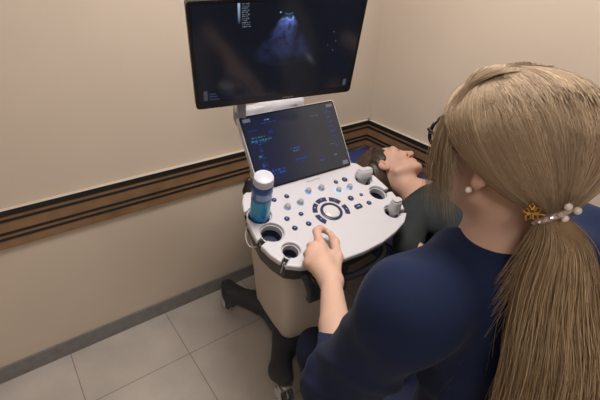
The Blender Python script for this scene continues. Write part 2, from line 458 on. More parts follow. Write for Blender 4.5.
# cup liners
for (c, r, e, w) in CUPS:
    q = MB(PF); n = 30; V = []; F = []
    for (rr, z) in ((r+.001,-.012),(r-.0035,-.012),(r-.005,-.058),(0.001,-.058)):
        for i in range(n): a = 2*math.pi*i/n; V.append((c[0]+rr*math.cos(a), c[1]+rr*math.sin(a), z))
    for j in range(2):
        for i in range(n): F.append((j*n+i, (j+1)*n+i, (j+1)*n+(i+1)%n, j*n+(i+1)%n))
    q.add(V[:3*n], F); cl = q.build('cup_liner', M['probe'], sc)
    q = MB(PF); q.lathe((c[0],c[1],-.060), [(.0005,0),(r-.0055,0),(r-.0048,.030),(r-.0065,.030),(r-.010,.006),(.0005,.006)], 30); q.build('cup_bottom', M['cup'], cl)
# slot lips on the left side
q = MB(PF)
q.tube([(-.276,-.012,.0),(-.278,-.012,-.05)], .0022, 8); q.build('slot_pin', M['chrome'], sc)
q = MB(PF); q.tube([(-.262,-.116,.0),(-.264,-.116,-.05)], .0022, 8); q.build('slot_pin', M['chrome'], sc)
q = MB(PF); q.tube(spline([(-.268,.085,-.03),(-.285,.072,-.04),(-.299,.045,-.05),(-.298,.02,-.06),(-.283,.005,-.055),(-.262,-.004,-.04)],8), .0024, 8)
q.build('cable_hook', M['white'], sc)
# front handle under the console
q = MB(PF)
q.tube(spline([(-.15,-.08,-.075),(-.14,-.160,-.10),(-.06,-.190,-.11),(.05,-.195,-.11),(.14,-.17,-.10),(.16,-.09,-.075)],10), .0125, 14)
q.build('front_handle', M['dark'], sc)
q = MB(PF); q.tube(spline([(-.19,-.13,-.07),(-.185,-.165,-.085),(-.178,-.185,-.12),(-.175,-.19,-.16)],6), [.014]*7+[.015]*11+[.012], 12) 
q.build('handle_grip', M['dark'], sc)
# left rear housing (speaker lobe)
s = Sdf(); s.cone((-.216,.200,-.01),(-.214,.205,.034), .016,.014); s.cone((-.215,.205,-.012),(.23,.205,-.012), .012,.012,k=.02)
sub(PF, s, axis(-.32,.3,.005), axis(.15,.26,.005), axis(-.05,.09,.005), 'rear_rim', M['darker'], sc)

# keys
def key(x, y, r=.0088, col=None):
    q = MB(PF); q.lathe((x,y,0), [(r,0),(r,.0022),(r-.001,.0030),(.0005,.0030)], 22); o = q.build('round_key', M['key'], sc)
    q = MB(PF); a = random.random()*6.28
    q.box((x+.001*math.cos(a), y, .0033), (.0065,.0016,.0006), .0001); q.box((x, y+.0018, .0033), (.0016,.0045,.0006), .0001)
    q.build('key_icon', M['icon'], o)
for x, y, r in [(-.158,.122,.0088),(-.108,.121,.009),(-.162,.031,.0095),(-.106,.031,.0085),(-.159,-.014,.0095),(-.106,-.016,.0095),(.106,.117,.0085),(.147,.116,.011),(.107,.026,.0115),(.157,.026,.007),(.158,-.019,.0095)]: key(x, y, r)
q = MB(PF); q.prism([(x+.108, y-.018) for x, y in rrect(.030,.020,.005)], 0, .003); o = q.build('wide_key', M['key'], sc)
q = MB(PF); q.box((.108,-.018,.0034), (.012,.003,.0006), .0001); q.build('key_icon', M['icon'], o)
for x, y, gl in [(-.133,.075,0),(-.079,.077,0),(-.022,.113,1),(.033,.109,0),(.088,.076,2),(.138,.074,1)]:
    q = MB(PF); q.lathe((x,y,.0), [(.0112,0),(.0112,.003),(.0096,.004),(.0092,.013),(.0075,.0145),(.0005,.0145)], 24); o = q.build('knob', M['knob'], sc)
    q = MB(PF); q.lathe((x,y,.0), [(.0135,0),(.0135,.0012),(.0110,.0012)], 24); q.build('backlight_ring', M[('glow0','glow1','glow')[gl]], o)
# trackball
q = MB(PF); q.lathe((0,0,0), [(.0395,0),(.0395,.0035),(.036,.0050),(.0305,.0050),(.0295,.001)], 48); tb = q.build('trackball_ring', M['key'], sc)
q = MB(PF); q.lathe((0,0,-.002), [(.0300,0),(.0298,.004),(.027,.0062),(.021,.0080),(.012,.0092),(.0005,.0096)], 40); q.build('trackball', M['ball'], tb)
for deg in (196, 143, 94, 43, -12):
    q = MB(PF); V = []; F = []; n = 10
    for z in (0, .0034):
        for rr in (.050,.0665):
            for i in range(n+1):
                a = math.radians(deg-20+40*i/n); V.append((rr*math.cos(a), rr*math.sin(a), z))
    m = n+1
    for i in range(n):
        F += [(2*m+i, 3*m+i, 3*m+i+1, 2*m+i+1), (i, i+1, 2*m+i+1, 2*m+i), (m+i+1, m+i, 3*m+i, 3*m+i+1)]
    F += [(0, 2*m, 3*m, m)[::-1], (n, m+n, 3*m+n, 2*m+n)[::-1]]
    q.add(V, F); o = q.build('arc_key', M['key'], sc, True, 30)
    q = MB(PF); a = math.radians(deg); q.box((.058*math.cos(a), .058*math.sin(a), .0038), (.004,.004,.0006), .0001); q.build('key_icon', M['icon'], o)
q = MB(PF); q.box((.03,.158,.0006), (.06,.004,.0008), .0002); q.build('brand_strip', M['knob'], sc)

# touch screen ---------------------------------------------------
tu = nrm(pU*math.cos(math.radians(56.1))+A([0,0,math.sin(math.radians(56.1))]))
TF = Fr(PF.w((.019,.168,.0)), pX, tu, np.cross(pX, tu))          # bottom centre of the screen
q = MB(TF); q.prism([(x, y+.136) for x, y in rrect(.412,.268,.013)], -.022, -.001); ts = q.build('touch_screen', M['white'], sc, True, 30)
q = MB(TF); q.prism([(x, y+.1365) for x, y in rrect(.405,.261,.010)], -.003, .0006); tg = q.build('screen_glass', M['glass'], ts, True, 30)
def ui_mat(name, st, rough=.15, spec=.5, base=(.006,.007,.011)):
    m = mat(name, base, rough, spec=spec); nt = m.node_tree; b = nt.nodes['Principled BSDF']
    at = nt.nodes.new('ShaderNodeAttribute'); at.attribute_name = 'tone'
    nt.links.new(at.outputs['Color'], b.inputs['Emission Color']); b.inputs['Emission Strength'].default_value = st; return m
def display(name, fr, w, h, cx, cy, z, nx, ny, fn, m, par):
    xs = np.linspace(-w/2, w/2, nx); ys = np.linspace(-h/2, h/2, ny); X, Y = np.meshgrid(xs, ys, indexing='ij')
    C = fn((X/w+.5), (Y/h+.5)); V = np.stack([X+cx, Y+cy, np.full_like(X, z)], -1).reshape(-1,3)
    i = np.arange((nx-1)*(ny-1)); a = (i//(ny-1))*ny+i%(ny-1); F = np.stack([a, a+ny, a+ny+1, a+1], -1)
    return link(name, fr.w(V), F, m, par, False, C.reshape(-1,3))
def rect(C, u, v, x0, x1, y0, y1, c): m = (u>=x0)&(u<=x1)&(v>=y0)&(v<=y1); C[m] = c
def touch_ui(u, v):
    C = np.zeros(u.shape+(3,)); g = np.clip((u-.25)/.4,0,1)[...,None]; C[:] = A((.008,.012,.034))*(1-g)+A((.030,.032,.038))*g  # grey reflection sheen towards the right is painted into the background
    R = random.Random(3)
    def words(x0, x1, y, c, h=.012):
        x = x0
        while x < x1:
            w = R.uniform(.008,.03); rect(C, u, v, x, min(x+w,x1), y-h/2, y+h/2, A(c)*R.uniform(.5,1.2)); x += w+R.uniform(.006,.016)
    B = (.015,.05,.32); G = (.015,.20,.27); W = (.16,.2,.3)
    words(.04,.13,.80,B); words(.05,.2,.70,G,.014); words(.04,.24,.655,G,.02); words(.07,.2,.63,B,.016)
    words(.22,.27,.92,W); words(.18,.33,.88,B,.01); words(.23,.28,.74,B,.05); words(.09,.12,.52,B); words(.07,.11,.43,G,.03); words(.08,.12,.30,B,.06)
    words(.40,.50,.44,B,.025); words(.42,.5,.40,W,.01); words(.42,.55,.27,B,.03); words(.45,.5,.22,B,.014)
    words(.12,.30,.20,B,.03); words(.08,.28,.155,B,.02); words(.68,.75,.17,B,.02); words(.85,.88,.2,W,.015)
    for k in range(8): words(.88+.0*k,.93,.86-.075*k,B,.016)
    words(.70,.8,.84,W,.008); words(.84,.9,.37,W,.008); words(.12,.2,.1,B,.014)
    for k in range(10): words(.10,.13,.60-.05*k,B,.01)
    rect(C,u,v,.015,.085,.93,.975,(.13,.14,.16)); rect(C,u,v,.915,.985,.93,.975,(.13,.14,.16)); rect(C,u,v,.92,.985,.02,.075,(.16,.16,.19))
    return C
ui = ui_mat('touch_display', 1., .16)
display('touch_display', TF, .396, .250, 0, .1375, .0011, 300, 190, touch_ui, ui, ts)

# main monitor ---------------------------------------------------
mh = nrm((.959,-.280,.046)); mup = nrm((-.118,-.247,.962)); mn = np.cross(mh, mup)
BL = A([-1.255,-.456,1.209]); MW, MH = .520, .325
MF = Fr(BL+mh*MW/2, mh, mup, mn)
q = MB(MF); q.prism([(x, y+MH/2) for x, y in rrect(MW,MH,.012)], -.022, .0); mo = q.build('monitor', M['bezel'], sc, True, 30)
q = MB(MF); q.prism([(x, y+MH/2) for x, y in rrect(MW*.82,MH*.72,.03)], -.045, -.02); q.build('monitor_back', M['bezel'], mo, True, 30)
q = MB(MF); q.prism([(x, y+MH/2+.008) for x, y in rrect(MW-.018,MH-.030,.004)], -.001, .0008); q.build('screen_glass', M['glass'], mo, True, 30)
def fan(u, v):
    C = np.zeros(u.shape+(3,)); C[:] = (.0045,.0055,.009)
    asp = MW/MH
    RSx = np.random.RandomState(5)
    ax, ay = .565, 1.0-.06                 # fan apex region at upper middle
    # photo: fan origin at (.56,.66) of the visible part
    ox, oy = .540, .885
    dx = (u-ox)*asp; dy = (oy+.05)-v; r = np.hypot(dx, dy); a = np.arctan2(dx, dy)
    n = np.zeros(u.shape)
    for k in range(5):
        f = 2**k*7; ph = RSx.rand(4)*6.28
        n += (np.sin(f*2.6*r+ph[0]+2*np.sin(f*.6*a+ph[1]))*np.sin(f*a*.9+ph[2]+1.5*np.sin(f*r+ph[3])))/(1.5**k)
    n = n/2.2
    inside = (np.abs(a+.05) < .62)&(r > .05)&(r < .60)
    I = np.clip(.75*np.exp(-((r-.14)/.045)**2)+.40*np.exp(-((r-.24)/.09)**2*1-((a+.12)/.4)**2)+.10*np.exp(-((r-.4)/.16)**2), 0, 1)*(.7+.9*n).clip(0,2)
    I *= np.clip((.62-np.abs(a+.05))/.18, 0, 1)
    I = np.where(inside, np.clip(I, 0, 1), 0)
    C += I[...,None]*A((.085,.13,.42))
    br = np.where(inside, np.exp(-((r-.115-.012*np.sin(9*a))/.010)**2)*(np.abs(a) < .5), 0)*(.5+.6*n.clip(0,1))
    C += br[...,None]*A((.15,.28,.55))
    # top bow
    bow = np.exp(-((r-.065)/.006)**2)*(np.abs(a) < .62); C += bow[...,None]*A((.05,.07,.10))
    arm = np.exp(-(((u-.70)*asp+.6*(v-.38))/.03)**2-((v-.40)/.06)**2); C += arm[...,None]*A((.028,.03,.038))
    # side bar and text lines
    m = (u > .250)&(u < .262)&(v > .80)&(v < .995); C[m] = A((.30,.40,.55))*np.clip((v[m]-.80)/.18,0,1)[:,None]
    R = random.Random(8)
    for k in range(18):
        y = .985-k*.019
        if y < .77: break
        x = .272
        while x < .300+.02*R.random():
            w = R.uniform(.004,.012); rect(C,u,v,x,x+w,y-.004,y+.004,A((.16,.18,.22))*R.uniform(.6,1.2)); x += w+.004
    rect(C,u,v,.487,.495,.885,.897,(.2,.5,.6))
    for x, y in ((.83,.66),(.84,.46),(.80,.52),(.85,.56)): rect(C,u,v,x,x+.006,y,y+.006,(.14,.17,.3))
    rect(C,u,v,.03,.055,.02,.13,(.045,.047,.052)); rect(C,u,v,.955,.975,.02,.10,(.06,.063,.07))
    for k in range(3): rect(C,u,v,.065,.105+.01*k,.085-.03*k,.093-.03*k,(.04,.05,.12))
    return C
um = ui_mat('monitor_display', 1.1, .13)
display('monitor_display', MF, MW-.020, MH-.032, 0, MH/2+.008, .0012, 380, 240, fan, um, mo)
q = MB(MF)
for k, w in enumerate((.004,.003,.004,.004,.003,.004)): q.box((.02+.0062*k, .008, .0004), (w,.004,.0008), .0001)
q.build('maker_mark', M['tag'], mo)
# arm from post to monitor: white swept arm
s = Sdf()
ARM = A([[-1.053, -0.391, 1.144], [-0.984, -0.4, 1.146], [-0.876, -0.381, 1.145], [-0.792, -0.35, 1.134]])
for i in range(len(ARM)-1): s.cone(ARM[i], ARM[i+1], .024, .024, .02)
s.cone(ARM[-1], ARM[-1]*.4+BF.w((.02,.10,1.02))*.6-A([0,-.0,.03]), .024, .028, .02); s.cone(ARM[-1]*.4+BF.w((.02,.10,1.02))*.6-A([0,-.0,.03]), BF.w((.0,.10,.96)), .028, .032, .02)
V, F = s.mesh(axis(-1.30,-.65,.006), axis(-.60,-.15,.006), axis(.92,1.30,.006)); V = relax(V,F,1)
link('monitor_arm', V, F, M['white'], sc)
q = MB(Fr(ARM[0], mh, mn, mup)); q.box((-.018,.0,-.008), (.032,.05,.062), .006); q.box((-.018,.035,.05), (.028,.028,.10), .004); q.build('arm_joint', M['probe2'], sc)

q = MB(); q.tube(spline([PF.w((.0,.0,-.10)), BF.w((.02,-.215,.60)), BF.w((.03,-.24,.50)), BF.w((.05,-.22,.40))],8), .007, 8)
q.build('blue_cable', M['cable'], sc)
q = MB(BF); q.box((0.05,-.225,.50), (.16,.02,.16), .006); q.build('connector_block', M['darker'], sc)

# ================================================================== GEL BOTTLE
gb = empty('gel_bottle', PF.w((-.232,.083,-.015)), 'clear blue gel bottle with white cap standing at the left corner of the console', 'bottle')
gz = nrm(pN-.07*pX-.02*pY); gx = nrm(np.cross(pY, gz)); GF = Fr(PF.w((-.235,.083,-.012)), gx, np.cross(gz, gx), gz)
prof = [(.0005,0),(.028,0),(.0335,.003),(.035,.01)]+[(.0352,z) for z in np.linspace(.015,.118,22)]+[(.034,.124),(.028,.130),(.0005,.130)]
n = 48; V = []; F = []; C = []
for r, h in prof:
    for i in range(n):
        a = 2*math.pi*i/n; V.append((r*math.cos(a), r*math.sin(a), h))
        lab = .085 < h < .108; fr = (math.sin(5*a)*math.sin(70*h+2*a)) 
        if h > .110: c = (.01,.06,.30)
        elif lab: c = (.22,.36,.62) if math.sin(3*a+.8) > -.75 else (.03,.12,.45)
        elif h > .078: c = (.012,.10,.42)
        elif h > .03: c = A((.02,.31,.58))*(1+.12*fr)
        else: c = A((.015,.21,.55))*(1+.5*max(0,math.sin(11*a)*math.sin(230*h)))
        C.append(c)
m = len(prof)
for j in range(m-1):
    for i in range(n): F.append((j*n+i, j*n+(i+1)%n, (j+1)*n+(i+1)%n, (j+1)*n+i))
F.append(tuple(range(n))[::-1]); F.append(tuple((m-1)*n+i for i in range(n)))
V = A(V)*A([.92,.92,1.27]); link('bottle_body', GF.w(V), F, M['gel'], gb, True, A(C), 50)
q = MB(GF); q.lathe((0,0,.1595), [(.0005,0),(.0305,0),(.0312,.003),(.0305,.022),(.029,.026),(.025,.0285),(.0005,.0295)], 40); q.build('cap', M['capw'], gb)

# ================================================================== PROBES in the right cups
def probe(c, lab, tilt, wide, par=None, lift=.0, hh=.05):
    e = empty('ultrasound_probe', PF.w((*c,-.05)), lab, 'probe')
    y = nrm(pN+pX*tilt[0]+pY*tilt[1]); x = nrm(np.cross(y, pY)); z = np.cross(x, y)
    f = Fr(PF.w((c[0],c[1],lift)), x, z, y)
    s = Sdf(); s.rbox((0,0,hh*.55), (wide/2,.016,hh*.5), .012, k=0); s.rbox((0,0,-.002), (wide*.30,.010,.032), .010, k=.02)
    V, F = s.mesh(axis(-.05,.05,.0025), axis(-.03,.03,.0025), axis(-.06,.09,.003)); V = relax(V,F,1)
    link('probe_body', f.w(V), F, M['probe'], e)
    q = MB(f); q.prism(rrect(wide*.9,.024,.009), hh*1.03, hh*1.09); q.build('probe_face', M['probe'], e)
    return e
probe((.224,.098), 'wide grey ultrasound probe parked in the right cup nearest the touch screen', (.15,.25), .072, hh=.036)
probe((.214,-.090), 'upright grey ultrasound probe in the front right cup of the console', (.05,.15), .040, hh=.052)

# ================================================================== EXAM COUCH
cb = empty('exam_couch', (-.325,-1.05,0), 'blue vinyl examination couch along the right wall under the patient', 'examination couch')
q = MB(); q.box((-.343,-1.04,.60), (.635,2.0,.10), .02); q.build('mattress', M['bed'], cb)
q = MB(); q.tube([(-.66,-.05,.645),(-.66,-2.03,.645)], .005, 8); q.tube([(-.66,-.045,.645),(-.025,-.045,.645)], .005, 8); q.build('piping', M['bed'], cb)
q = MB(); q.box((-.325,-1.04,.53), (.52,1.9,.04), .004); q.build('couch_frame', M['bedframe'], cb)
for x in (-.10,-.52):
    for y in (-1.05,-1.95):
        q = MB(); q.box((x,y,.255), (.04,.04,.51), .004); q.build('leg', M['bedframe'], cb)
q = MB(); q.box((-.10,-.12,.255), (.04,.04,.51), .004); q.build('leg', M['bedframe'], cb)
s = Sdf(); s.ell((-.29,-.31,.676), (.27,.25,.035), k=.01); s.rbox((-.29,-.31,.676), (.26,.23,.035), .03, k=.02, op='i')
V, F = s.mesh(axis(-.58,0,.008), axis(-.58,-.03,.008), axis(.63,.76,.006)); V[:,2] = np.maximum(V[:,2], .652)
pw = link('pillow', V, F, M['bed']); tag(pw, 'flat dark blue pillow under the lying patient\'s head', 'pillow')

# ================================================================== BODY HELPERS
def head(s, f, sc=1., brow=True):
    w = lambda p: f.w(A(p, float)*sc); R = f.R
    E = lambda c, r, k=.015, op='u', RR=None: s.ell(w(c), tuple(A(r)*sc), R if RR is None else RR, k, op)
    K = lambda a, b, ra, rb, k=.01, op='u': s.cone(w(a), w(b), ra*sc, rb*sc, k, op)
    E((0,-.018,.035), (.076,.096,.084), .01)
    E((0,.040,.000), (.062,.055,.075), .03)
    E((0,.045,-.065), (.050,.048,.036), .03)
    K((-.052,.01,-.055),(-.018,.075,-.092), .016,.014,.02); K((.052,.01,-.055),(.018,.075,-.092), .016,.014,.02)
    E((0,.084,-.092), (.018,.014,.014), .016)
    E((-.036,.070,-.022), (.022,.020,.020), .02); E((.036,.070,-.022), (.022,.020,.020), .02)
    K((-.045,.078,.028),(.045,.078,.028), .012,.012,.02)
    E((-.031,.103,.008), (.017,.014,.012), .012, 's'); E((.031,.103,.008), (.017,.014,.012), .012, 's')
    E((-.031,.080,.007), (.0135,.0125,.0115), .004); E((.031,.080,.007), (.0135,.0125,.0115), .004)
    K((0,.092,.016),(0,.112,-.026), .007,.0095,.010); E((0,.112,-.030), (.011,.010,.009), .008)
    E((-.010,.103,-.034), (.008,.009,.007), .006); E((.010,.103,-.034), (.008,.009,.007), .006)
    K((-.016,.094,-.057),(.016,.094,-.057), .0065,.0065,.008); K((-.014,.094,-.068),(.014,.094,-.068), .0075,.0075,.006)
    E((0,.107,-.0625), (.024,.006,.0016), .003, 's')
    for q in (-1,1):
        E((q*.078,-.006,-.004), (.011,.019,.031), .008); E((q*.089,-.001,-.002), (.008,.011,.019), .004, 's')
        E((q*.080,-.002,-.028), (.008,.010,.010), .008)
    return s
def skin_cols(V, f, sc, base, lip, brow):
    q = ((V-f.O)@f.R.T)/sc; C = np.tile(A(base, float), (len(V),1))
    n = np.linalg.norm((q-A([0,.10,-.0625]))/A([.024,.02,.012]), axis=1); m = n < 1; C[m] = A(lip)
    for sg in (-1,1):
        e = q-A([sg*.033,.09,.031]); m = (np.abs(e[:,0]) < .02)&(np.abs(e[:,2]-.004+8*e[:,0]**2) < .0035)&(q[:,1] > .07); C[m] = A(brow)
        e = q-A([sg*.031,.092,.0055]); m = (np.abs(e[:,0]) < .014)&(np.abs(e[:,2]) < .0018)&(q[:,1] > .07); C[m] = A(brow)
        d = np.linalg.norm((q-A([sg*.045,.08,-.03]))/A([.02,.03,.02]), axis=1); C += (np.clip(1-d,0,1)*.5)[:,None]*(A((.62,.30,.23))-C)
        d = np.linalg.norm((q-A([sg*.08,0,0]))/A([.012,.03,.04]), axis=1); C += (np.clip(1.3-d,0,1)*.35)[:,None]*(A((.60,.26,.19))-C)
    return C
def strands(paths, rad, m, name, parent, tones, rt=None, taper=(.5,1,.25), n=3):
    """paths (N,T,3): thin tubes collected into one hair mesh"""
    Pn = np.asarray(paths); N_, T_, _ = Pn.shape
    Tn = np.gradient(Pn, axis=1); Tn /= np.linalg.norm(Tn, axis=2)[...,None]+1e-12
    ref = nrm(RS.randn(3)); u = np.cross(Tn, ref); u /= np.linalg.norm(u, axis=2)[...,None]+1e-9; v = np.cross(Tn, u)
    t = np.linspace(0,1,T_); pr = np.where(t < .5, taper[0]+(taper[1]-taper[0])*t*2, taper[1]+(taper[2]-taper[1])*(t*2-1))
    R = np.broadcast_to(np.asarray(rad), (N_,))[:,None]*pr[None]
    V = []
    for k in range(n):
        a = 2*math.pi*k/n; V.append(Pn+(u*math.cos(a)+v*math.sin(a))*R[...,None])
    V = np.stack(V, 2).reshape(-1,3)
    i = np.arange(N_)[:,None,None]; j = np.arange(T_-1)[None,:,None]; k = np.arange(n)[None,None,:]
    b0 = (i*T_+j)*n; F = np.stack([b0+k, b0+(k+1)%n, b0+n+(k+1)%n, b0+n+k], -1).reshape(-1,4)
    C = np.repeat(np.asarray(tones)[:,None,:], T_*n, 1).reshape(-1,3)
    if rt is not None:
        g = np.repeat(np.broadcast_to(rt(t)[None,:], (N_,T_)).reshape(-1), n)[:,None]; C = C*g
    return V, F, C
def merge(parts):
    n = 0; Vs = []; Fs = []; Cs = []
    for V, F, C in parts: Vs.append(V); Fs.append(F+n); Cs.append(C); n += len(V)
    return np.concatenate(Vs), np.concatenate(Fs), np.concatenate(Cs)
def blond(N_, lo=(.205,.148,.096), hi=(.45,.345,.238)):
    t = RS.beta(2.0,2.2,N_)[:,None]; return A(lo)+(A(hi)-A(lo))*t

# ================================================================== OPERATOR
HC = A([-1.157,-1.382,1.399]); haz = math.radians(82)
HFr = frame_from(HC, (math.cos(haz)*math.cos(.08), math.sin(haz)*math.cos(.08), -math.sin(.08)), (0,0,1))
hs = .98
NB = A([-1.135,-1.408,1.245])
Ls = A([-1.310,-1.368,1.185]); Le = A([-1.335,-1.265,.882]); Lw = A([-1.165,-1.031,.897])
Rs = A([-.935,-1.445,1.185]); Re = A([-.72,-1.27,.97]); Rw = A([-.50,-1.13,.935])
s = Sdf()
s.ell((-1.105,-1.435,1.03), (.155,.10,.20), k=.02)
s.ell((-1.10,-1.49,.75), (.155,.12,.17), k=.06)
s.cone(Ls+(0,0,-.01), NB+(0,0,-.036), .050,.066,.04); s.cone(Rs, NB+(0,0,-.036), .050,.066,.04)
s.cone(NB+(-.008,.008,-.04), HFr.w((-.006,-.008,-.05)), .060,.053,.045)
head(s, HFr, hs)
s.chain([Ls, Le], [.052,.040], .03); s.chain([Le, (Le+Lw)/2, Lw], [.040,.037,.0265], .02)
s.chain([Rs, Re], [.052,.040], .03); s.chain([Re, (Re+Rw)/2, Rw], [.040,.035,.026], .02)
# left hand, pinching over the keys
J = dict(iM=(-1.107,-.909,.917), iP=(-1.077,-.856,.921), iD=(-1.044,-.834,.905), iT=(-1.021,-.838,.888),
         mM=(-1.132,-.909,.917), rM=(-1.152,-.920,.909), pM=(-1.166,-.938,.897), tC=(-1.128,-1.000,.889), tM=(-1.078,-.956,.888), tI=(-1.040,-.900,.892), tT=(-1.015,-.851,.884))
J = {k: A(v) for k, v in J.items()}
for k, r in (('iM',.0125),('mM',.0130),('rM',.0125),('pM',.0115)):
    s.cone(Lw, J[k], .021, r, .018)
s.cone(Lw+(.008,0,-.004), J['tM'], .020,.0145,.02)
s.cone((J['iM']+Lw)/2, J['tM'], .014,.012,.02)
s.cone((J['pM']+J['iM'])/2+A([0,-.03,-.016]), Lw, .022,.022,.02)
s.chain([J['iM'],J['iP'],J['iD'],J['iT']], [.0135,.0122,.0105,.0088], .008)
s.chain([J['tM'],J['tI'],J['tT']], [.0155,.0132,.0102], .010)
for k, p, d, t in (('mM',(-1.116,-.880,.897),(-1.100,-.885,.872),(-1.103,-.905,.862)), ('rM',(-1.139,-.895,.887),(-1.124,-.900,.862),(-1.122,-.922,.854)), ('pM',(-1.158,-.918,.877),(-1.145,-.922,.856),(-1.140,-.940,.850))):
    s.chain([J[k], p, d, t], [.0135,.0118,.0098,.0085], .008)
s.cone(J['mM'], J['pM'], .0125, .0115, .012); s.cone(J['iM'], J['tM']+A([-.012,.012,.0]), .012, .013, .016)
s.cone((J['mM']+Lw)/2, (J['rM']+Lw)/2, .018, .017, .02)
# right hand resting on the patient, holding a probe
rd = nrm(A([.85,.42,-.25])); rside = nrm(np.cross(rd,(0,0,1))); rup = np.cross(rside, rd)
for i, (o, L_) in enumerate(((-.030,.062),(-.010,.072),(.010,.070),(.029,.055))):
    m0 = Rw+rd*.085+rside*o; s.cone(Rw, m0, .021,.0125,.016)
    p1 = m0+rd*.038-rup*.012; p2 = p1+rd*.014-rup*.026; p3 = p2-rd*.010-rup*.018
    s.chain([m0,p1,p2,p3], [.0115,.010,.0088,.0078], .005)
tm = Rw+rd*.045-rside*.040-rup*.012; s.cone(Rw, tm, .019,.014,.016); s.chain([tm, tm+rd*.035-rup*.022, tm+rd*.052-rup*.04], [.013,.011,.009], .008)
xs = axis(-1.42,-.34,.010,[(-1.20,-.98,.003),(-.46,-.36,.004)]); ys = axis(-1.72,-.80,.010,[(-1.06,-.80,.003),(-1.30,-1.20,.006)]); zs = axis(.58,1.54,.010,[(.83,.945,.003),(1.28,1.5,.006)])
V, F = s.mesh(xs, ys, zs); V = relax(V, F, 1, .4)
C = skin_cols(V, HFr, hs, (.58,.385,.305), (.50,.20,.17), (.12,.07,.04))
def spot(C, V, c, r, col, a):
    d = np.linalg.norm(V-A(c), axis=1); t = np.clip(1.2-d/r, 0, 1)[:,None]*a; C += (A(col)-C)*t
for k in ('iM','mM','rM','pM','iP','iD','tI'): spot(C, V, J[k]+(0,0,.01), .014, (.58,.27,.20), .35)
op = link('person', V, F, M['skin'], None, True, C)
tag(op, 'blonde operator in navy scrubs seen from behind, left hand over the console keys', 'person')
# nails
for (tip, prev, nm) in ((J['tT'], J['tI'], 'thumb'), (J['iT'], J['iD'], 'index')):
    d = nrm(tip-prev); upv = nrm(A([-.45,-.5,.74])); upv = nrm(upv-d*(upv@d)); x = np.cross(d, upv)
    f = Fr(tip+upv*.0062+d*.001, x, d, upv); s = Sdf(); s.ell((0,0,0), (.0052,.0072,.0022))
    V, F = s.mesh(axis(-.008,.008,.001), axis(-.01,.01,.001), axis(-.004,.004,.0008)); link('fingernail', f.w(V), F, M['pearl'], op)

# scrub top
s = Sdf()
s.ell((-1.105,-1.430,1.035), (.168,.112,.215), k=.02)
s.ell((-1.10,-1.49,.78), (.185,.150,.20), k=.08)
s.cone(Ls+(.0,.0,-.012), NB+(0,0,-.042), .070,.085,.05); s.cone(Rs+(0,0,-.012), NB+(0,0,-.042), .070,.085,.05)
cuffL = Le+(Lw-Le)*.30
s.chain([Ls+(0,0,-.01), Le+(-.004,-.008,.01)], [.071,.075], .042); s.cone(Le+(-.004,-.004,.004), cuffL, .070,.047,.03)
s.chain([Rs, Re], [.074,.062], .05); s.cone(Re, Re+(Rw-Re)*.30, .060,.050,.03)
# drape between arm and back, folds
s.cone(Ls+(-.045,-.03,-.05), Le+(.015,-.055,.03), .014,.020,.035)
s.cone(Ls+(.05,-.055,-.03), (-1.24,-1.47,.93), .012,.022,.04)
s.cone(Le+(.055,-.04,.05), Le+(-.04,.035,.055), .020,.016,.03)
# neck opening
s.ell(NB+A([-.010,.012,.078]), (.108,.090,.074), k=.012, op='s')
s.cone(NB+A([.0,.02,.08]), NB+A([-.03,.16,-.05]), .06,.03, k=.02, op='s')
fw = nrm(Lw-Le)
s.cone(cuffL+fw*.022, cuffL+fw*.09, .044,.050, k=.006, op='s')
fw2 = nrm(Rw-Re); s.cone(Re+(Rw-Re)*.30+fw2*.025, Re+(Rw-Re)*.6, .050,.055, k=.006, op='s')
def folds(P):
    x, y, z = P[:,0], P[:,1], P[:,2]
    w = np.exp(-(((x+1.30)/.12)**2+((z-.93)/.16)**2)); w2 = np.clip(1-w, .2, 1)
    R_ = lambda v: .5-np.exp(-(np.sin(v)/.50)**2)
    a = R_(27*z+13*x+10*y+1.1*np.sin(13*x+6*z))*.0110*w
    b = R_(19*x-11*z+9*y+1.2*np.sin(9*z-7*x))*.0090*w2
    c = np.sin(55*x-32*z+3*np.sin(21*y))*.0012
    e = -np.clip(np.sin(9*x+13*z-6*y+1.4*np.sin(8*z)+.8), .6, 1)*.010*w2
    return a+b+c+e
V, F = s.mesh(axis(-1.44,-.50,.006), axis(-1.70,-1.02,.006), axis(.56,1.32,.006), disp=folds); V = relax(V,F,1,.5)
st = link('scrub_top', V, F, M['scrub'], op); st['label'] = 'navy blue scrub top with wide sleeves'
# trousers
s = Sdf()
s.ell((-1.10,-1.50,.665), (.185,.165,.10), k=.02)
for hx, kn, an in ((-1.175,(-1.160,-1.015,.600),(-1.175,-1.115,.12)), (-1.03,(-.900,-1.02,.600),(-.93,-1.13,.12))):
    s.chain([(hx,-1.47,.655), kn], [.092,.074], .06); s.chain([kn, (A(kn)*.55+A(an)*.45), an], [.073,.065,.055], .02)
def tf(P): return .003*np.sin(45*P[:,2]+20*P[:,0]+2*np.sin(30*P[:,1]))+.003*np.sin(38*P[:,1]+12*P[:,2])
V, F = s.mesh(axis(-1.32,-.80,.008), axis(-1.70,-.92,.008), axis(.06,.80,.008), disp=tf); V = relax(V,F,1,.5)
link('trousers', V, F, M['trouser'], op)
for x, y in ((-1.175,-1.08),(-.93,-1.095)):
    s = Sdf(); s.ell((x,y-.02,.05), (.042,.07,.045), k=.01); s.ell((x,y+.08,.035), (.044,.085,.036), k=.04); s.rbox((x,y+.03,.012), (.043,.13,.012), .01, k=.01)
    s.rbox((x,y,.25), (.3,.4,.25), .0, k=.002, op='i')
    V, F = s.mesh(axis(x-.07,x+.07,.005), axis(y-.13,y+.2,.005), axis(-.01,.12,.005)); V[:,2] = np.maximum(V[:,2], .001); link('shoe', V, F, M['shoe'], op)

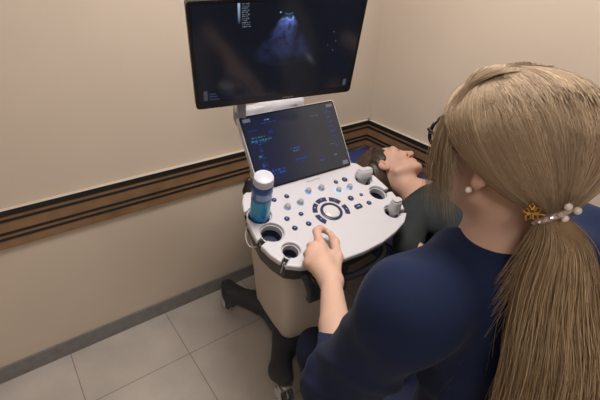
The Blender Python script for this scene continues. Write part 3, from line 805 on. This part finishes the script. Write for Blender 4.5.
# ---- hair
hw = lambda p: HFr.w(A(p, float)*hs)
TIE = A([-1.197,-1.468,1.361])
hq = (TIE-HC)@HFr.R.T/hs
hsd = Sdf()
hsd.ell(hw((.006,-.008,.038)), tuple(A((.098,.108,.088))*hs), HFr.R, .01)
hsd.ell(hw((-.010,.030,.042)), tuple(A((.088,.086,.070))*hs), HFr.R, .03)
hsd.ell(hw((-.033,-.040,.0)), tuple(A((.046,.055,.046))*hs), HFr.R, .03)
hsd.ell(hw((.045,-.040,-.0)), tuple(A((.048,.055,.050))*hs), HFr.R, .03)
hsd.cone(hw((0.01,-.060,.008)), TIE, .058,.017,.04)
hbase = Sdf(); hbase.p = list(hsd.p)
# open the face and ears
hbase.ell(hw((0,.115,-.050)), tuple(A((.10,.078,.105))*hs), HFr.R, .012, 's')
hbase.ell(hw((-.085,.035,-.060)), tuple(A((.06,.060,.058))*hs), HFr.R, .012, 's')
hbase.ell(hw((.085,.035,-.060)), tuple(A((.06,.060,.058))*hs), HFr.R, .012, 's')
def hd(P):
    q = (P-HC)@HFr.R.T; return .0045+.0008*np.sin(230*q[:,0]+60*q[:,2])
V, F = hbase.mesh(axis(-1.32,-1.0,.004), axis(-1.56,-1.20,.004), axis(1.24,1.56,.004), disp=hd); V = relax(V,F,1,.4)
parts = [(V, F, np.tile(A((.17,.108,.060)), (len(V),1)))]
def radial(D, off):                       # project directions to the hair surface
    D = D/np.linalg.norm(D, axis=-1)[...,None]; t = np.full(D.shape[:-1], .24)
    o = hw((0,-.02,.0))
    for _ in range(14):
        P = o+D*t[...,None]; t = t-np.clip(hsd.ev(P)-off, -.05, .05)*.85
    return o+D*t[...,None]
def lay(N_, d0, d1, T=22, off=.0, jit=.02, tie=True, waves=.0005, end=None):
    """strands over the head: bezier in direction space from d0 via d1 to the tie"""
    t = np.linspace(0,1,T)[None,:,None]
    e = (hq if end is None else end)
    e = np.broadcast_to(A(e), d0.shape)-A((0,-.02,0))*1.0
    d0 = d0/np.linalg.norm(d0, axis=1)[:,None]; d1 = d1/np.linalg.norm(d1, axis=1)[:,None]*1.0; e = e/np.linalg.norm(e, axis=1)[:,None]
    D = (1-t)**2*d0[:,None]+2*t*(1-t)*d1[:,None]+t*t*e[:,None]
    D = D@HFr.R
    o = off+RS.uniform(-.0008,.0012,(N_,1)); P = radial(D, o)
    ph = RS.rand(N_,1)*6.28; fq = RS.uniform(4,9,(N_,1)); wv = waves*np.sin(fq*t[...,0]+ph)
    P = P+wv[...,None]*nrm(RS.randn(3))
    if tie:
        w = np.clip((t-.8)/.2, 0, 1)**1.5; P = P*(1-w)+(TIE+RS.randn(N_,1,3)*.007)*w
    return P
# back and crown: from a line over the crown falling back to the tie
N1 = 6500
a = RS.uniform(-2.15,2.15,N1); b_ = RS.rand(N1)
d0 = np.stack([.38*np.sin(a)*b_**.5, .48+.45*b_*np.cos(a), np.full(N1,1.0)-.12*b_], -1)
d1 = np.stack([np.sin(a)*1.30, .10-.55*RS.rand(N1)+.35*(np.abs(a) > 1.6), .25+.75*np.cos(a*.8)], -1)
tn = blond(N1)*(1+.13*np.sin(9*a+.5)+.10*np.sin(21*a+1)+.07*np.sin(47*a))[:,None]
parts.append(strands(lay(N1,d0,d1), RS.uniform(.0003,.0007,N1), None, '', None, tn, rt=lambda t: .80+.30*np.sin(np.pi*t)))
N2 = 1500; sgn = np.where(RS.rand(N2) < .62, -1, 1)
u = RS.rand(N2)
d0 = np.stack([sgn*RS.uniform(.0,.30,N2), .80-.3*u, np.full(N2,.95)], -1)
d1 = np.stack([sgn*(1.5+.2*u), .95-.6*u, .10+.30*u], -1)
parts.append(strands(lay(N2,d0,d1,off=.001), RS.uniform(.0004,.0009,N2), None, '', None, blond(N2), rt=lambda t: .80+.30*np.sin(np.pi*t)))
# loose front locks, hanging beside the face (left side and a few right)
def freelocks(N_, sg, spread, dn):
    out_ = []
    for i in range(N_):
        q = RS.rand(); z = RS.randn(3)*.004
        st_ = A([sg*RS.uniform(.0,.050), .005+.050*q, .126])
        c1 = A([sg*(.085+.02*q), .075+.02*RS.rand()-.035*q, .110]); c2 = A([sg*(.102+.008*RS.rand()), .080-.045*q, .0]); e = A([sg*(.080+.010*RS.rand()), .082-spread*q*.9, dn+.085*RS.rand()**1.4])
        P = hw(bez([st_, c1, c2, e], 22))+z*np.linspace(0,1,22)[:,None]; out_.append(P)
    return A(out_)
P = freelocks(430, -1, .07, -.105); parts.append(strands(P, RS.uniform(.0003,.0007,len(P)), None, '', None, taper=(.7,1,.05), tones=blond(len(P), (.25,.18,.115), (.52,.40,.28))))
P = freelocks(250, 1, .05, -.070); parts.append(strands(P, RS.uniform(.0003,.0008,len(P)), None, '', None, blond(len(P))))
# flyaways
N3 = 160; a = RS.uniform(-1.6,1.6,N3)
d0 = np.stack([np.sin(a), RS.uniform(-.6,.6,N3), np.cos(a)+.1], -1); d1 = d0+RS.randn(N3,3)*.25; e = d1+RS.randn(N3,3)*.35
parts.append(strands(lay(N3,d0,d1,tie=False,off=.003,end=e*.1), .00025, None, '', None, blond(N3)))
V, F, C = merge(parts)
hr = link('hair', V, F, M['hair'], op, True, C); hr['label'] = 'long dark blonde hair gathered low'
# ponytail
PTC = spline([TIE, (-1.200,-1.492,1.335), (-1.210,-1.513,1.277), (-1.224,-1.542,1.212), (-1.238,-1.570,1.133), (-1.249,-1.590,1.047), (-1.255,-1.597,.965)], 10)
ptd = Sdf(); rr = np.interp(np.linspace(0,1,len(PTC)), [0,.08,.25,.5,.8,1], [.014,.020,.038,.056,.065,.034])
for i in range(0, len(PTC)-1): ptd.cone(PTC[i], PTC[i+1], rr[i]*.72, rr[i+1]*.76, .004)
V, F = ptd.mesh(axis(-1.34,-1.12,.005), axis(-1.69,-1.42,.005), axis(.90,1.40,.006), disp=lambda P: .0025*np.sin(260*P[:,0]+20*P[:,2]+3*np.sin(14*P[:,2]))); V = relax(V,F,1,.4)
parts = [(V, F, np.tile(A((.20,.130,.072)), (len(V),1)))]
N4 = 5600; T = 30; tt = np.linspace(0,1,T)
Pc = np.stack([np.interp(tt, np.linspace(0,1,len(PTC)), PTC[:,i]) for i in range(3)], -1); rc = np.interp(tt, np.linspace(0,1,len(rr)), rr)
rx = nrm((.80,-.59,.04)); ry = nrm(np.cross(rx,(0,0,1)))
def tail(N_, r0, r1, loose, fq=(3,9), amp=.006, cut=(.75,1.)):
    ang = RS.rand(N_)*6.28; rad = np.sqrt(RS.uniform(r0**2, r1**2, N_)); out_ = []
    for i in range(N_):
        ce = RS.uniform(*cut); tc = tt*ce; c = np.stack([np.interp(tc, tt, Pc[:,k]) for k in range(3)], -1); r = np.interp(tc, tt, rc)
        wob = amp*tc*np.sin(RS.uniform(*fq)*tc*2+RS.rand()*6.28)+loose*RS.randn()*tc**1.5
        wob2 = amp*tc*np.sin(RS.uniform(*fq)*tc*2+RS.rand()*6.28)+loose*RS.randn()*tc**1.5
        tw = ang[i]+.5*tc
        out_.append(c+rx*(r*rad[i]*np.cos(tw)+wob)[:,None]+ry*(r*rad[i]*np.sin(tw)+wob2)[:,None])
    return A(out_)
P = tail(N4, .72, 1.05, .004, fq=(2,6), amp=.012); parts.append(strands(P, RS.uniform(.00025,.0006,N4), None, '', None, blond(N4, (.19,.125,.07), (.54,.40,.245)), taper=(.8,1,.3)))
P = tail(300, .8, 1.2, .016, cut=(.5,1)); parts.append(strands(P, RS.uniform(.0003,.0007,300), None, '', None, blond(300, (.25,.17,.10), (.55,.42,.28)), taper=(.8,1,.3)))
# wispy strands leaving on the left
W = []
for i in range(120):
    k = int(2+RS.rand()*16); a0 = PTC[k]-rx*rr[k]*.8
    L_ = RS.uniform(.14,.30); e = a0-rx*RS.uniform(.0,.075)*(L_/.2)+A([0,0,-L_])
    W.append(bez([TIE+RS.randn(3)*.008, a0+A([0,0,.03])+RS.randn(3)*.008, a0-rx*RS.uniform(.0,.035)-A([0,0,.35*L_]), e], T))
parts.append(strands(A(W), RS.uniform(.0002,.0005,120), None, '', None, blond(120, (.25,.17,.10), (.55,.42,.28)), taper=(.8,1,.1)))
V, F, C = merge(parts); pt = link('ponytail', V, F, M['hair'], hr, True, C)
# hair ornaments: crystal band, three pearls, gold clip
back = nrm(A([-.25,-.80,.35])); q = MB()
bd = nrm(PTC[6]-TIE); bx = nrm(np.cross(bd, back)); by = np.cross(bd, bx)
q.tube([TIE+bd*.004+(bx*math.cos(a)*.020+by*math.sin(a)*.020) for a in np.linspace(0,6.2832,30)], .0045, 10)
hb = q.build('hair_band', M['crystal'], op)
q = MB()
for k in range(18):
    a = k/18*6.283
    c = TIE+bd*.004+(bx*math.cos(a)*.0245+by*math.sin(a)*.0245); q.lathe(c, [(.0004,-.0032),(.003,-.001),(.003,.001),(.0004,.0032)], 6, nrm(RS.randn(3)))
q.build('crystal', M['crystal'], hb)
def ball(name, c, r, m, par):
    q = MB(); q.lathe(c, [(max(.0002, r*math.sin(t)), -r*math.cos(t)) for t in np.linspace(0,math.pi,12)], 18); return q.build(name, m, par, True, 80)
cd = nrm(A([-.52,-.45,.72])); rt3 = A([.805,-.592,.039])
for dx, dz in ((.012,.010),(.026,.004),(.014,-.008)): ball('pearl', TIE+rt3*dx+A([.0,.0,1])*dz+A([-.70,-.40,.45])*.024, .0052, M['pearl'], hb)
q = MB(); gc = A([-1.236,-1.458,1.371])
for k in range(5):
    a = k/5*6.283+.3; d = rt3*math.cos(a)+A([.28,.44,.85])*math.sin(a); x2 = rt3*-math.sin(a)+A([.28,.44,.85])*math.cos(a)
    q.tube([gc+d*.003, gc+d*.008+x2*.0035, gc+d*.0125, gc+d*.008-x2*.0035, gc+d*.003], .0013, 6)
q.tube([gc-rt3*.010, gc+rt3*.018-A([0,0,.004])], .0022, 8)
q.build('hair_clip', M['gold'], op)
# ear stud and glasses
ep = hw((-.092,-.001,-.034)); eb = ball('earring', ep, .0048, M['pearl'], op)
q = MB()
for sg in (-1,1):
    q.tube([hw(p) for p in ((sg*.070,.112,.022),(sg*.082,.095,.024),(sg*.0945,.04,.020),(sg*.094,.0,.014),(sg*.086,-.02,-.005))], .0028, 8)
    cen = A([sg*.036,.119,.012]); q.tube([hw(cen+A([.029*math.cos(a)*1., -.006*abs(math.cos(a)), .023*math.sin(a)])) for a in np.linspace(0,6.2832,26)], .0030, 8)
q.tube([hw(p) for p in ((-.008,.119,.016),(0,.122,.019),(.008,.119,.016))], .0018, 8)
q.build('glasses', M['lensblk'], op)

# stool
so = empty('rolling_stool', (-1.10,-1.50,0), 'black round rolling stool under the seated operator', 'stool')
q = MB(); q.lathe((-1.10,-1.50,.475), [(.0005,0),(.16,0),(.185,.012),(.19,.03),(.18,.05),(.13,.058),(.0005,.058)], 36); q.build('seat', M['stool'], so)
q = MB(); q.lathe((-1.10,-1.50,.09), [(.03,0),(.03,.2),(.018,.2),(.018,.386)], 20); q.build('gas_column', M['chrome'], so)
for k in range(5):
    a = k/5*6.283+.9; d = A([math.cos(a), math.sin(a), 0]); c = A([-1.10,-1.50,0])
    q = MB(); q.tube([c+(0,0,.105), c+d*.12+A([0,0,.095]), c+d*.25+A([0,0,.07])], [.02,.017,.012], 10); lg = q.build('leg', M['chrome'], so)
    q = MB(); q.lathe(c+d*.25+A([0,0,.026])-np.cross(d,(0,0,1))*.015, [(.01,0),(.024,.002),(.026,.015),(.024,.028),(.01,.03)], 18, np.cross(d,(0,0,1))); q.build('wheel', M['rubber'], lg)

# ================================================================== PATIENT
pf_ = nrm((.56,-.08,.60)); ph = A([-.392,-.530,.798])
PFr = frame_from(ph, pf_, nrm((-.10,1.,.10))); ps = 1.06
s = Sdf(); head(s, PFr, ps)
cb0 = A([-.375,-.715,.745])
s.cone(PFr.w((0,-.015,-.04)), cb0, .054,.058,.03)
RSh = A([-.500,-.775,.735]); LSh = A([-.20,-.74,.735])
s.cone(RSh, cb0, .052,.06,.04); s.cone(LSh, cb0, .052,.06,.04)
s.ell((-.345,-.93,.735), (.155,.24,.085), k=.04); s.ell((-.34,-1.25,.725), (.16,.20,.08), k=.06)
re_, rw_ = A([-.645,-.885,.700]), A([-.605,-1.11,.685])
s.chain([RSh, re_], [.048,.038], .03); s.chain([re_, rw_], [.038,.026], .02)
s.chain([LSh, (-.10,-1.0,.70)], [.048,.038], .03); s.chain([(-.10,-1.0,.70), (-.09,-1.23,.70)], [.038,.026], .02)
hd_ = nrm(A([.10,-.07,.0]))
for wp, hdv in ((rw_, nrm(A([.1,-1.,-.05]))), (A([-.09,-1.23,.70]), A([0,-1.,-.1]))):
    sd = nrm(np.cross(hdv,(0,0,1)))
    for o in (-.027,-.009,.009,.026):
        m0 = wp+hdv*.08+sd*o; s.cone(wp, m0, .018,.0115,.014); s.chain([m0, m0+hdv*.04-A([0,0,.006]), m0+hdv*.066-A([0,0,.018])], [.0108,.0092,.008], .005)
    s.chain([wp+sd*.012, wp+hdv*.035+sd*.036, wp+hdv*.07+sd*.046], [.016,.012,.009], .01)
for x in (-.43,-.24): s.chain([(x,-1.36,.72),(x,-1.72,.735),(x,-1.95,.70)], [.08,.055,.04], .04)
xs = axis(-.68,-.03,.008,[(-.50,-.28,.004)]); ys = axis(-2.04,-.36,.009,[(-.72,-.38,.004)]); zs = axis(.64,.97,.006,[(.72,.94,.004)])
V, F = s.mesh(xs, ys, zs); V[:,2] = np.maximum(V[:,2], np.where(V[:,1] > -.57, .7125, .652))
C = skin_cols(V, PFr, ps, (.50,.315,.245), (.48,.17,.15), (.08,.05,.03))
pa = link('person', V, F, M['skin'], None, True, C)
tag(pa, 'dark-haired patient in a dark top lying on the blue couch, face turned to the wall', 'person')
s = Sdf(); s.ell((-.345,-.93,.735), (.178,.26,.102), k=.04); s.ell((-.34,-1.25,.725), (.18,.22,.095), k=.06)
s.cone(RSh+(0,-.01,0), cb0+(0,-.045,0), .066,.068,.05); s.cone(LSh, cb0+(0,-.045,0), .066,.068,.05)
s.cone(RSh, RSh+(re_-RSh)*1.0, .064,.056,.03); s.cone(LSh, LSh+(A([-.10,-1.0,.70])-LSh)*.45, .062,.058,.03)
s.ell(cb0+(.005,.035,.035), (.085,.075,.075), k=.01, op='s')
V, F = s.mesh(axis(-.70,-.02,.006), axis(-1.50,-.62,.006), axis(.63,.90,.006), disp=lambda P: .003*np.sin(60*P[:,0]+28*P[:,1]+2*np.sin(25*P[:,1]))+.002*np.sin(70*P[:,1]-30*P[:,2])); V = relax(V,F,1,.5); V[:,2] = np.maximum(V[:,2], .651)
link('top', V, F, M['tshirt'], pa)
s = Sdf()
s.ell((-.335,-1.42,.725), (.175,.13,.088), k=.03)
for x in (-.43,-.24): s.chain([(x,-1.40,.725),(x,-1.72,.74),(x,-1.90,.71)], [.092,.068,.055], .04)
V, F = s.mesh(axis(-.62,-.05,.008), axis(-2.0,-1.25,.008), axis(.63,.85,.008)); V = relax(V,F,1,.5); V[:,2] = np.maximum(V[:,2], .651)
link('trousers', V, F, M['trouser'], pa)
# patient hair
pw_ = lambda p: PFr.w(A(p, float)*ps)
s = Sdf(); s.ell(pw_((0,-.030,.040)), tuple(A((.094,.108,.098))*ps), PFr.R, .01); s.ell(pw_((.0,-.075,.010)), tuple(A((.084,.070,.090))*ps), PFr.R, .03)
s.cone(pw_((-.02,-.078,-.02)), pw_((-.02,-.085,-.11)), .056,.038,.03); s.ell(pw_((-.03,-.09,.02)), tuple(A((.084,.064,.096))*ps), PFr.R, .03); s.ell(pw_((-.050,-.062,-.070)), tuple(A((.052,.058,.070))*ps), PFr.R, .02)
psd = Sdf(); psd.p = list(s.p)
s.ell(pw_((0,.120,-.035)), tuple(A((.11,.070,.098))*ps), PFr.R, .01, 's'); s.ell(pw_((-.10,.022,-.042)), tuple(A((.05,.034,.040))*ps), PFr.R, .01, 's'); s.ell(pw_((.09,.02,-.035)), tuple(A((.05,.040,.042))*ps), PFr.R, .01, 's')
V, F = s.mesh(axis(-.60,-.22,.004), axis(-.72,-.32,.004), axis(.66,.98,.004), disp=lambda P: .0035+.002*np.sin(150*P[:,0]+90*P[:,2]+3*np.sin(40*P[:,1]))); V = relax(V,F,1,.4); V[:,2] = np.maximum(V[:,2], .7125)
parts = [(V, F, np.tile(A((.030,.016,.011)), (len(V),1)))]
N5 = 2200; sg = np.where(RS.rand(N5) < .6, -1, 1); u = RS.rand(N5)
st_ = np.stack([sg*.9*u, .78-.55*u, 1.-.55*u+.1*RS.randn(N5)], -1); e_ = np.stack([sg*RS.uniform(.1,.8,N5), np.full(N5,-1.05), RS.uniform(-1.0,.3,N5)], -1); c_ = np.stack([sg*(1.0+.2*u), .0-.2*u, .9-.5*u], -1)
t = np.linspace(0,1,16)[None,:,None]; D = ((1-t)**2*st_[:,None]+2*t*(1-t)*c_[:,None]+t*t*e_[:,None])@PFr.R
D /= np.linalg.norm(D, axis=2)[...,None]; o_ = pw_((0,-.035,.02)); tt_ = np.full(D.shape[:2], .2)
for _ in range(12): tt_ = tt_-np.clip(psd.ev(o_+D*tt_[...,None])-RS.uniform(-.002,.002,(N5,1)), -.05, .05)*.85
P = o_+D*tt_[...,None]; P[...,2] = np.maximum(P[...,2], .715)
tn = RS.beta(2,3,N5)[:,None]*A((.13,.070,.042))+A((.020,.011,.008))
parts.append(strands(P, RS.uniform(.0007,.0014,N5), None, '', None, tn))
V, F, C = merge(parts); ph_ = link('hair', V, F, M['hairb'], pa, True, C); ph_['label'] = 'dark brown hair spread on the pillow'
ball('earring', pw_((-.093,.004,-.036)), .0050, M['pearl'], pa)
# probe in operator's right hand
pp = Rw+rd*.105-rup*.038
e = empty('ultrasound_probe', pp-A([0,0,.05]), 'ultrasound probe held in the operator\'s right hand on the patient', 'probe')
q = MB(); q.tube([pp+A([-.01,0,.04]), pp, pp-A([-.004,0,.045])], [.010,.013,.017], 14); q.build('probe_body', M['probe'], e)

# ================================================================== LIGHT, WORLD, CAMERA
def area(name, loc, size, power, col, target=None):
    l = bpy.data.lights.new(name, 'AREA'); l.shape = 'RECTANGLE'; l.size, l.size_y = size; l.energy = power; l.color = col
    o = bpy.data.objects.new(name, l); COL.objects.link(o); o.location = loc
    d = Vector((0,0,-1)) if target is None else (Vector(target)-Vector(loc)); o.rotation_euler = d.to_track_quat('-Z','Y').to_euler(); return o
area('lamp_light', (-.95,-.95,H-.04), (.55,.55), 25.5, (1,.92,.865))
area('lamp_light', (-2.1,-2.3,H-.04), (.55,.55), 8.5, (1,.92,.865))
w = bpy.data.worlds.new('World'); bpy.context.scene.world = w; w.use_nodes = True
w.node_tree.nodes['Background'].inputs[0].default_value = (.5,.5,.55,1); w.node_tree.nodes['Background'].inputs[1].default_value = .2

cam = bpy.data.cameras.new('camera'); co = bpy.data.objects.new('camera', cam); COL.objects.link(co)
yaw, pit, rol = .9135, .5419, .0453
f = A([math.cos(yaw)*math.cos(pit), math.sin(yaw)*math.cos(pit), -math.sin(pit)]); r = nrm(np.cross(f,(0,0,1))); u = np.cross(r,f)
r, u = r*math.cos(rol)+u*math.sin(rol), -r*math.sin(rol)+u*math.cos(rol)
m = Matrix.Identity(4)
for i in range(3): m[i][0] = r[i]; m[i][1] = u[i]; m[i][2] = -f[i]
m[0][3], m[1][3], m[2][3] = -1.7496, -1.6382, 1.6482
co.matrix_world = m; cam.sensor_width = 36; cam.lens = 418.04/600*36; cam.clip_start = .02
S = bpy.context.scene; S.camera = co
S.view_settings.view_transform = 'Standard'; S.view_settings.look = 'None'; S.view_settings.gamma = 1; S.view_settings.exposure = 0
